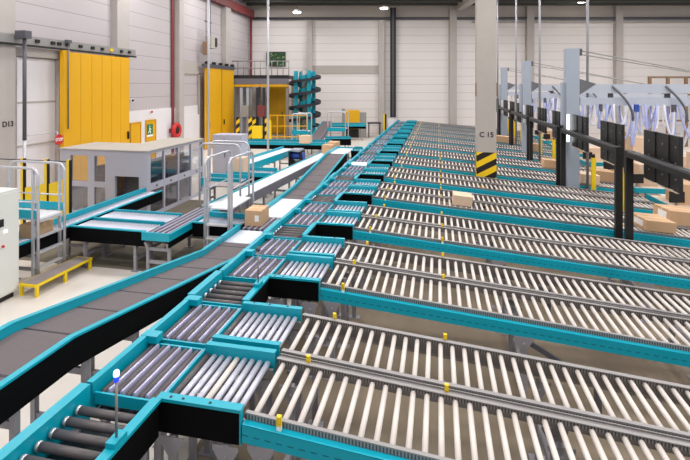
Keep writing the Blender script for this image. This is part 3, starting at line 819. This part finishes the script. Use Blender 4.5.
f_.prism([(0.06, -0.024, 0.29), (0.15, -0.024, 0.22), (0.14, -0.024, 0.2), (0.05, -0.024, 0.25)], (0, 0.003, 0))
f_.build('running_figure', M['paper'], t)
MB().box(-0.17, 0.28, -0.022, 0, -0.09, -0.002).build('lower_plate', M['paper'], t)
# fire hose reel, red drop pipe, little alarm lamps
t = wthing('fire_hose_reel', 'round red fire hose reel on the white wall', 'hose reel', 19.7, 0.1, 1.35)
MB().tube([(0.28 * cos(a * pi / 12), -0.22, 0.28 * sin(a * pi / 12)) for a in range(24)], 0.1, 10, closed=True).build('hose_coil', M['red'], t)
MB().tube([(0, -0.02, 0), (0, -0.3, 0)], 0.12, 16).build('hub', M['post_black'], t)
MB().box(-0.3, 0.3, -0.06, 0, -0.1, 0.1).build('wall_bracket', M['redpipe'], t)
MB().tube([(-0.15, -0.2, -0.33), (-0.2, -0.25, -0.6), (0.1, -0.25, -0.65), (0.2, -0.22, -0.5)], 0.025, 8).build('hose_end', M['post_black'], t)
t = wthing('drop_pipe', 'dark red steel post on the left wall above the hose reel', 'pipe', 19.8, 0.06)
MB().box(-0.11, 0.11, -0.03, 0.03, 0, 8.3).build('pipe', M['redpipe'], t)
t = wthing('drop_pipe', 'dark red pipe in the corner of the two walls', 'pipe', 30.2, 0.25)
MB().tube([(0, 0, 0), (0, 0, 8.4)], 0.09, 10).build('pipe', M['redpipe'], t)
for Y, z, c, lab in ((16.5, 2.9, 'paper', 'small white alarm sounder above the first yellow door'), (17.9, 2.35, 'red', 'small red alarm above the exit sign door')):
    t = wthing('alarm', lab, 'alarm', Y, 0.06, z)
    MB().box(-0.08, 0.08, -0.05, 0, -0.07, 0.07).build('body', M['paper'], t)
    MB().tube([(0, -0.05, 0), (0, -0.1, 0), (0, -0.13, 0)], [0.05, 0.045, 0.01], 12).build('lens', M['post_black'] if c == 'paper' else M['red'], t)
t = wthing('sectional_door', 'white sectional dock door left of the twin yellow gate', 'door', 20.55, 0.06)
MB().box(0, 1.95, -0.05, 0, 0, 1.95).build('door_leaf', M['whitepanel'], t)
MB().box(-0.03, 0, -0.07, 0, 0, 4.1).box(1.95, 1.98, -0.07, 0, 0, 4.1).build('door_frame', M['band'], t)
# twin yellow gate further back
for a, b, lab in ((22.6, 24.55, 'left leaf of the twin yellow gate at the far left wall'), (24.62, 26.5, 'right leaf of the twin yellow gate at the far left wall')):
    t = wthing('sliding_gate', lab, 'gate', a, 0.4, 0, 'twin yellow gate')
    MB().box(0, b - a, -0.06, 0.04, 0.05, 4.5).build('panel', M['gate'], t)
    MB().box(0.0, 0.1, -0.1, -0.061, 0.05, 4.5).build('edge_post', M['gate_dark'], t)
    MB().box(0.3, 0.36, -0.12, -0.061, 1.2, 1.5).build('handle', M['post_black'], t)
t = wthing('gate_track', 'dark overhead track above the twin yellow gate', 'gate track', 22.3, 0.42)
MB().box(0, 4.25, -0.08, 0.08, 4.52, 4.72).build('rail', M['darkpipe'], t)
for i in range(5): MB().box(0.4 + i * 0.9, 0.55 + i * 0.9, -0.1, 0.1, 4.721, 4.86).build('hanger', M['post_black'], t)
# hanging speaker-like device with cables
t = wthing('wall_unit', 'small grey box unit hung on cables high on the left wall', 'unit', 22.9, 0.5, 5.5)
MB().box(-0.15, 0.5, -0.2, 0.2, 0.1, 0.75).build('housing', M['band'], t)
MB().box(0.3, 0.52, -0.24, -0.201, 0.2, 0.7).build('grille', M['post_black'], t)
MB().box(-0.55, -0.25, -0.12, 0.12, -0.3, 0.4).build('side_box', M['brown'], t)
for x in (-0.4, 0.15): MB().tube([(x, 0, 0.4 if x < 0 else 0.75), (x, 0, 4.1)], 0.02, 6).build('cable', M['darkpipe'], t)
MB().box(-0.55, 0.25, -0.03, 0.03, 1.5, 1.56).build('spreader', M['darkpipe'], t)

# ------------------------------------------------------------------ back wall things
def bthing(name, label, cat, px, d, z=0.0, group=None):
    r = (px - 345) * (DB - d) / 450
    p = bw(r, d); return thing(name, label, cat, (p[0], p[1], z), TH, group)
t = bthing('drop_pipe', 'tall black vertical duct on the back wall', 'duct', 393, 0.5)
MB().box(-0.2, -0.08, -0.1, 0.1, 1.25, 9.15).box(0.08, 0.2, -0.1, 0.1, 1.25, 9.15).box(-0.08, 0.08, 0.02, 0.1, 1.25, 9.15).build('duct', M['post_black'], t)
MB().box(-0.07, 0.07, -0.06, 0.015, 1.3, 9.1).build('inner_strip', M['darkpipe'], t)
t = bthing('wall_cabinet', 'small white cabinet under the black duct at the back wall', 'cabinet', 391, 1.4)
MB().box(-0.25, 0.25, -0.2, 0.2, 0.45, 1.2).build('body', M['whitepanel'], t)
MB().box(-0.3, 0.5, -0.15, 0.15, 0, 0.42).build('base', M['redpipe'], t)
t = bthing('hazard_post', 'yellow and black striped post left of the black duct', 'post', 385, 1.8)
MB().box(-0.13, -0.02, -0.06, 0.06, 0, 1.55).build('yellow_half', M['signal_yellow'], t)
MB().box(-0.019, 0.1, -0.06, 0.06, 0, 1.55).build('black_half', M['post_black'], t)
t = bthing('picture', 'green leafy picture high on the back wall', 'picture', 276, 0.12, 5.0)
MB().box(-0.66, 0.66, -0.04, 0, 0, 0.95).build('print', M['leaf'], t)
MB().box(-0.7, -0.661, -0.06, 0, -0.04, 0.99).box(0.661, 0.7, -0.06, 0, -0.04, 0.99).box(-0.66, 0.66, -0.06, 0, -0.04, -0.001).box(-0.66, 0.66, -0.06, 0, 0.951, 0.99).build('frame', M['post_black'], t)
# mezzanine
t = bthing('mezzanine', 'grey mezzanine walkway with rails above the far machines', 'platform', 260.5, 4.0)
S = 29.0 / 450
W2 = 28.3 * S
MB().box(-W2, W2, 0, 3.2, 3.98, 4.2).build('deck', M['post_black'], t)
MB().box(-W2, W2, -0.1, -0.005, 3.62, 3.98).build('edge_beam', M['greyside'], t)['label'] = 'grey edge beam'
MB().box(-W2, W2, -0.08, 0, 3.45, 3.6).build('lower_beam', M['gate'], t)['label'] = 'yellow lower beam'
for z in (4.65, 5.1): MB().tube([(-W2, -0.02, z), (W2, -0.02, z)], 0.03, 8).build('rail', M['track'], t)
for i in range(11): MB().tube([(-W2 + i * W2 / 5, -0.02, 4.2), (-W2 + i * W2 / 5, -0.02, 5.1)], 0.025, 8).build('rail_post', M['track'], t)
for x in (-W2 + 0.1, -0.6, W2 - 0.1):
    for y in (0.1, 3.0): MB().box(x - 0.08, x + 0.08, y - 0.08, y + 0.08, 0, 3.975).build('column', M['track'], t)
t = bthing('sliding_gate', 'yellow gate under the mezzanine on the back wall', 'gate', 278, 0.25)
MB().box(-0.62, -0.02, -0.06, 0.02, 0.05, 3.7).box(0.02, 0.68, -0.06, 0.02, 0.05, 3.7).build('panel', M['gate'], t)
MB().box(-0.019, 0.019, -0.07, 0.02, 0.05, 3.7).build('panel_seam', M['gate_dark'], t)
MB().box(0.3, 0.34, -0.1, -0.061, 1.2, 1.6).build('handle', M['post_black'], t)
for px, lab, c in ((262, 'dark twin mast lift under the mezzanine with striped guards', 'navy'), (246, 'blue grey mast lift at the left under the mezzanine', 'bluegrey')):
    t = bthing('mast_lift', lab, 'lift', px, 5.0)
    for x in (-0.28, 0.12): MB().box(x - 0.08, x + 0.08, -0.1, 0.1, 0, 3.4).build('mast', M[c], t)
    MB().box(-0.24, 0.2, -0.25, -0.101, 1.6, 2.3).build('carriage', M['redpipe' if c == 'navy' else 'track'], t)
    for x in (-0.4, 0.36): MB().box(x - 0.1, x + 0.1, -0.5, -0.38, 0, 1.6).build('guard_post', M['hazard2'], t)
    MB().box(-0.45, 0.35, -0.2, 0.4, 0, 0.25).build('base', M['post_black'], t)
t = bthing('barrier', 'bright yellow barrier frame in front of the mast lift', 'barrier', 266, 7.0)
MB().box(-0.75, -0.2, -0.3, 0.1, 0.5, 1.2).build('hood', M['signal_yellow'], t)
MB().box(0.05, 0.3, -0.1, 0.1, 0, 1.5).build('post', M['signal_yellow'], t)
MB().box(-0.7, -0.25, -0.25, 0.05, 0, 0.49).build('base', M['post_black'], t)
t = bthing('safety_fence', 'yellow mesh fence below the far yellow gate', 'fence', 288, 5.5)
for i in range(6): MB().box(-1.1 + i * 0.45 - 0.025, -1.1 + i * 0.45 + 0.025, -0.03, 0.03, 0, 1.75).build('post', M['gate'], t)
for z in (0.4, 1.05, 1.7): MB().box(-1.1, 1.15, -0.02, 0.02, z - 0.03, z + 0.03).build('rail', M['gate'], t)
# spiral conveyor
t = bthing('spiral_conveyor', 'tall teal spiral conveyor with black edged turns near the back wall', 'spiral conveyor', 305, 4.0)
MB().tube([(0, 0, 0), (0, 0, 4.5)], 0.22, 14).build('core', M['track'], t)
def helix(r0, r1, z0, z1, turns, dz0, dz1, n=140):
    m = MB(); prev = None
    for i in range(n + 1):
        a = turns * 2 * pi * i / n; z = z0 + (z1 - z0) * i / n
        ring = [(r0 * cos(a), r0 * sin(a), z + dz0), (r1 * cos(a), r1 * sin(a), z + dz0), (r1 * cos(a), r1 * sin(a), z + dz1), (r0 * cos(a), r0 * sin(a), z + dz1)]
        b = len(m.v); m.v += ring
        if prev is not None:
            for k2 in range(4):
                m.f.append((prev + k2, prev + (k2 + 1) % 4, b + (k2 + 1) % 4, b + k2)); m.sm.append(False)
        prev = b
    return m
helix(0.42, 1.0, 0.9, 4.3, 4.25, -0.05, 0.0).build('slide', M['navy'], t)
helix(0.38, 0.42, 0.9, 4.3, 4.25, -0.12, 0.3).build('inner_guard', M['teal'], t)
helix(1.0, 1.03, 0.9, 4.3, 4.25, -0.12, 0.05).build('outer_guard', M['navy'], t)
for a in range(4):
    x, y = 0.62 * cos(a * pi / 2 + 0.5), 0.62 * sin(a * pi / 2 + 0.5)
    MB().box(x - 0.12, x + 0.12, y - 0.12, y + 0.12, 0, 4.45).build('post', M['teal'], t)['label'] = 'teal post'
# yellow machine
t = bthing('machine', 'yellow machine with grey frame at the foot of the back wall', 'machine', 353, 2.2)
MB().box(-0.55, 0.45, -0.4, 0.4, 0.6, 1.85).build('body', M['gate'], t)
MB().box(-0.75, -0.551, -0.4, 0.4, 0, 1.95).box(0.451, 0.9, -0.35, 0.35, 0, 1.7).build('frame', M['track'], t)
MB().box(-0.5, 0.4, -0.35, 0.35, 0, 0.59).build('base', M['post_black'], t)
MB().box(1.0, 1.9, -0.5, 0.3, 0.95, 1.02).box(1.05, 1.1, -0.4, 0.2, 0, 0.95).box(1.8, 1.85, -0.4, 0.2, 0, 0.95).build('side_table', M['navy'], t)
# pendant lamps near the back wall
for px, py, lab in ((297, 12, 'round lit ceiling lamp left of the back wall'), (384, 8, 'round lit ceiling lamp above the black duct'), (582, 1.5, 'round lit ceiling lamp at the upper right')):
    dd = 2.0; z = 3.5 + (86 - py) / 450 * (DB - dd)
    t = bthing('ceiling_lamp', lab, 'lamp', px, dd, z, 'round ceiling lamps')
    MB().tube([(0, 0, -0.06), (0, 0, 0.0)], [0.26, 0.26], 20).build('diffuser', M['lamp'], t)['label'] = 'glowing white diffuser'
    MB().tube([(0, 0, 0.001), (0, 0, 0.05), (0, 0, 0.2)], [0.28, 0.28, 0.1], 20).build('housing', M['bulb'], t)
    MB().tube([(0, 0, 0.2), (0, 0, 9.69 - z)], 0.02, 6).build('stem', M['darkpipe'], t)

# drive unit beside the long white belt
t = thing('drive_unit', 'dark drive unit with a blue motor between the two white belts', 'drive', (-5.45, 17.0, 0))
MB().box(-0.25, -0.19, -0.3, 0.3, 0, 0.95).box(0.19, 0.25, -0.3, 0.3, 0, 0.95).box(-0.19, 0.19, -0.3, 0.3, 0.45, 0.52).build('frame', M['post_black'], t)
MB().tube([(-0.3, 0, 0.75), (0.3, 0, 0.75)], 0.15, 14).build('motor', M['blue'], t)
MB().box(-0.2, 0.2, -0.25, 0.25, 0.951, 1.02).build('cover', M['bluegrey'], t)
# ------------------------------------------------------------------ concrete column C15
t = thing('concrete_column', 'square concrete column stencilled C15 with yellow and black stripes', 'column', (1.36, 13.71, 0))
MB().box(-0.27, 0.27, -0.27, 0.27, 0, 9.69).build('shaft', M['concrete'], t)
MB().box(-0.275, 0.275, -0.275, 0.275, 0.0, 1.6).build('striped_band', M['hazard'], t)['label'] = 'yellow and black diagonal stripes'
o = put('lettering', text_mesh('C 15', 0.2, M['text']), t, (0, -0.274, 2.1), (pi / 2, 0, 0)); o['label'] = 'black stencilled C15'
for x in (-0.28, 0.28): MB().box(x - 0.02, x + 0.02, -0.2, -0.1, 3.2, 3.6).build('corner_plate', M['brown'], t)

# ------------------------------------------------------------------ right side: fence, screens, columns, booms
for i, (a, b) in enumerate(((5.1, 9.06), (9.54, 13.46), (13.94, 17.86), (18.34, 22.26), (22.74, 26.66))):
    t = thing('guard_rail', 'black steel guard rail frame over the lanes, %s from the camera' % ['nearest', 'second', 'third', 'fourth', 'fifth'][i], 'guard rail', (3.4, a, 0), 0, 'black guard rails')
    for y in (0, b - a): MB().box(-0.06, 0.06, y - 0.045, y + 0.045, 0, 2.21).build('post', M['post_black'], t)
    MB().box(-0.06, 0.06, -0.045, b - a + 0.045, 2.211, 2.33).build('beam', M['post_black'], t)
    MB().box(-0.064, -0.061, 0.1, b - a - 0.1, 2.3, 2.325).build('beam_edge', M['darkpipe'], t)

def screen(n, lab):
    t = thing('display_panel', lab, 'screen', (3.64, Y0(n) + 0.33, 0), 0, 'dark screens over the lanes')
    y = 0.0
    for j, (w_, m_) in enumerate(((0.16, 'panel_mid'), (0.16, 'panel_dark'), (0.34, 'panel_mid'), (0.12, 'panel_dark'), (0.42, 'panel_mid'))):
        MB().box(-0.03 if m_ == 'panel_mid' else -0.015, 0.03, y, y + w_, 1.86, 2.72).build('panel', M[m_], t); y += w_
    b_ = MB()
    for yy in (0.08, 0.5, 0.98):
        for z in (2.05, 2.3, 2.55): b_.box(-0.04, -0.031, yy - 0.012, yy + 0.012, z - 0.012, z + 0.012)
    b_.build('connector', M['zinc'], t)
    for yy in (0.25, 0.95): MB().box(-0.178, -0.031, yy - 0.03, yy + 0.03, 2.24, 2.3).build('mounting_arm', M['post_black'], t)
    MB().box(-0.03, 0.0, 0.05, 1.15, 1.835, 1.858).build('lower_tray', M['beige'], t)['label'] = 'pale lower edge'
for n in range(2, NP):
    screen(n, 'dark back of a screen hung over the %s lane pair from the camera' % ORD[n])

for i, Y in enumerate((13.7, 20.3, 26.9)):
    nm = ['nearest', 'middle', 'farthest'][i]
    t = thing('boom_column', '%s blue-grey steel column with boom and hanging hoses' % nm, 'column', (3.68, Y, 0), 0, 'blue-grey boom columns')
    MB().box(-0.17, 0.17, -0.15, 0.15, 0.02, 4.55).build('shaft', M['bluegrey'], t)
    MB().box(-0.24, 0.24, -0.2, 0.2, 0, 0.02).build('foot_plate', M['bluegrey'], t)
    MB().box(-0.16, -0.1, -0.17, -0.151, 1.95, 2.7).build('light_strip', M['led'] if i == 0 else M['paper'], t)['label'] = 'white light strip'
    L = 7.5 if i == 0 else 6.0
    MB().box(0.2, L, -0.12, 0.12, 3.3, 3.55).build('boom', M['boom'], t)
    MB().box(0.2, L, -0.1, 0.1, 2.96, 3.18).build('hose_rail', M['boom'], t)
    MB().prism([(0.171, -0.13, 3.25), (0.6, -0.13, 3.56), (0.171, -0.13, 3.7)], (0, 0.26, 0)).build('slew_bracket', M['bracket'], t)
    MB().box(-0.27, -0.171, -0.08, 0.08, 2.4, 3.6).build('side_post', M['bluegrey'], t)
    for y in (-0.06, 0.06): MB().tube([(0.17, y, 4.45 + y), (4.6, y, 3.56)], 0.018, 6).build('tie_rod', M['track'], t)
    MB().box(0.17, 0.25, -0.1, 0.1, 4.35, 4.54).build('tie_anchor', M['darkpipe'], t)
    for x in (1.0, 2.4, 3.8, 5.2): MB().box(x - 0.05, x + 0.05, -0.06, 0.06, 3.181, 3.299).build('hanger', M['darkpipe'], t)
    for j in range(34):
        x = 0.45 + j * 0.2 + random.uniform(-0.05, 0.05)
        if x > L - 0.4: break
        wv = random.uniform(0.12, 0.4); dp = random.uniform(0.65, 1.2); ph = random.uniform(-0.2, 0.2); y0 = -0.125 if j % 2 else 0.125
        pts = [(x + wv * q / 14 + ph * sin(q * pi / 14), y0 * (1 + 0.4 * sin(q * pi / 14)), 3.0 - dp * sin(q * pi / 14) ** 0.65) for q in range(15)]
        MB().tube(pts, 0.03, 7).build('hose', M['hose' if j % 3 else 'hosew'], t)
    for x in (1.0, 2.3):
        pts = [(x + 0.5 * sin(q * pi / 20), -0.14 - 0.1 * sin(q * pi / 10), 3.5 - 0.95 * q / 10) for q in range(11)]
        MB().tube(pts, 0.03, 7).build('power_cable', M['bracket'], t)
    for j in range(6):
        x = 0.7 + j * 0.9
        MB().box(x - 0.05, x + 0.05, -0.16, -0.101, 2.8, 3.0).build('coupling', M['blue' if j % 2 else 'darkpipe'], t)

# work stations at the end of the lanes
for n in range(3, NP - 1):
    t = thing('packing_bench', 'packing bench with teal edge at the end of the %s lane pair' % ORD[n], 'bench', (5.45, Y0(n), 0), 0, 'packing benches')
    MB().box(0, 0.9, 0.0, 1.5, 0.56, 0.6).build('bench_top', M['beige'], t)
    MB().box(-0.03, -0.001, 0, 1.5, 0.5, 0.64).box(0, 0.9, -0.03, -0.001, 0.5, 0.64).build('edge', M['teal'], t)['label'] = 'teal edge'
    for x in (0.06, 0.84):
        for y in (0.06, 1.44): MB().box(x - 0.03, x + 0.03, y - 0.03, y + 0.03, 0, 0.56).build('leg', M['legs'], t)
    t = thing('monitor', 'small dark monitor on the bench of the %s lane pair' % ORD[n], 'monitor', (5.62, Y0(n) + 0.35, 0.601), radians(8), 'small dark monitors')
    MB().box(-0.17, 0.17, -0.02, 0.02, 0.1, 0.36).build('screen', M['post_black'], t)
    MB().box(-0.02, 0.02, 0.021, 0.05, 0, 0.3).box(-0.1, 0.1, -0.06, 0.1, 0, 0.012).build('stand', M['track'], t)
    t = thing('yellow_post', 'slim yellow post in the gap behind the %s lane pair' % ORD[n], 'post', (4.25, Y0(n) + 1.85, 0), 0, 'slim yellow posts')
    MB().box(-0.05, 0.05, -0.05, 0.05, 0, 1.5).build('shaft', M['signal_yellow'], t)
    MB().box(-0.1, 0.1, -0.1, 0.1, 0, 0.02).build('foot', M['signal_yellow'], t)
    MB().tube([(0, 0, 1.5), (0, 0, 1.6)], 0.04, 10).build('cap', M['post_black'], t)
    carton(5.98, Y0(n) + 0.85, 0.601, 0.5, 0.6, 0.4 + 0.1 * (n % 3), 0.1 * (n % 2), 'carton on the bench at the end of the %s lane pair' % ORD[n], ('carton', 'carton2')[n % 2], 'cartons on the packing benches')
for i, Y in enumerate((13.0, 15.3, 17.6, 19.8, 22.0)):
    t = thing('pallet_stack', 'stacked cartons on a pallet beyond the benches, %s from the camera' % ORD[i], 'pallet', (8.0, Y, 0), 0, 'carton pallets beyond the benches')
    MB().box(-0.6, 0.6, -0.4, 0.4, 0.1, 0.14).box(-0.6, 0.6, -0.4, -0.3, 0, 0.1).box(-0.6, 0.6, 0.3, 0.4, 0, 0.1).box(-0.6, 0.6, -0.05, 0.05, 0, 0.1).build('wooden_pallet', M['brown'], t)
for i, Y in enumerate((13.0, 15.3, 17.6, 19.8, 22.0)):
    for j, (x, z, h) in enumerate(((-0.3, 0.141, 0.5), (0.3, 0.141, 0.55), (-0.28, 0.645, 0.45), (0.3, 0.695, 0.4), (-0.26, 1.1, 0.4))):
        carton(8.0 + x, Y, z, 0.56, 0.7, h, 0.0, '%s carton on the %s pallet beyond the benches' % (['lower left', 'lower right', 'middle left', 'upper right', 'topmost left'][j], ORD[i]), ('carton', 'carton2')[(i + j) % 2], 'cartons on the pallets')

# brown rack frames far right
t = thing('storage_rack', 'tall brown rack frame behind the booms at the right', 'rack', bw(17.6, 7.0), TH)
for i in range(7): MB().box(i * 1.05 - 0.08, i * 1.05 + 0.08, -0.06, 0.06, 0, 4.05).build('upright', M['brown'], t)
for z in (1.5, 3.0, 4.0): MB().box(-0.08, 6.4, -0.05, 0.05, z - 0.05, z + 0.05).build('beam', M['brown'], t)

# thin vertical pipes from the ceiling
for x, y, z0, r, lab in ((-8.97, 16.5, 0, 0.045, 'thin white pole in front of the twin yellow gate'), (-7.4, 18.9, 0.0, 0.05, 'thin white pole in front of the green picture'),
                         (4.18, 13.98, 0, 0.036, 'thin grey pipe right of the nearest blue-grey column'), (3.75, 18.08, 0, 0.04, 'thin grey pipe left of the nearest blue-grey column'),
                         (3.62, 22.48, 0, 0.04, 'second thin grey pipe right of the concrete column'), (3.36, 27.12, 0, 0.045, 'thin grey pipe just right of the concrete column')):
    t = thing('drop_pipe', lab, 'pipe', (x, y, 0))
    MB().tube([(0, 0, z0), (0, 0, 9.69)], r, 10).build('pipe', M['tube'] if x < 0 else M['pipegrey'], t)
    MB().tube([(0, 0, z0), (0, 0, z0 + 0.04)], r * 1.8, 12).build('flange', M['track'], t)

# ------------------------------------------------------------------ light
def area(x, y, z, sx, sy, e, col=(1.0, 0.965, 0.95)):
    l = bpy.data.lights.new('hall_lamp', 'AREA'); l.shape = 'RECTANGLE'; l.size = sx; l.size_y = sy; l.energy = e; l.color = col
    o = bpy.data.objects.new('hall_lamp', l); COL.objects.link(o); o.location = (x, y, z)
for x in (-10.5, -4.5, 1.5, 7.5, 13.5, 19.5):
    for y in (-2, 4, 10, 16, 22, 27.5):
        if y > 25 and x > 8: y += 3
        area(x, y, 9.35, 1.2, 1.6, 222)
wd = bpy.data.worlds.new('hall_ambient'); scene.world = wd; wd.use_nodes = True
bg = wd.node_tree.nodes['Background']
bg.inputs[0].default_value = (0.9, 0.95, 1.0, 1); bg.inputs[1].default_value = 0.42

# ------------------------------------------------------------------ camera
cam = bpy.data.cameras.new('camera'); co = bpy.data.objects.new('camera', cam); COL.objects.link(co)
co.location = (0, 0, 3.5); co.rotation_euler = (pi / 2, 0, TH)
cam.sensor_width = 36; cam.lens = 450 / 690 * 36; cam.shift_y = -(230 - 86) / 690
cam.clip_end = 200
scene.camera = co
vs = scene.view_settings
vs.view_transform = 'Standard'; vs.look = 'None'; vs.gamma = 1; vs.exposure = 0.0; vs.use_curve_mapping = False
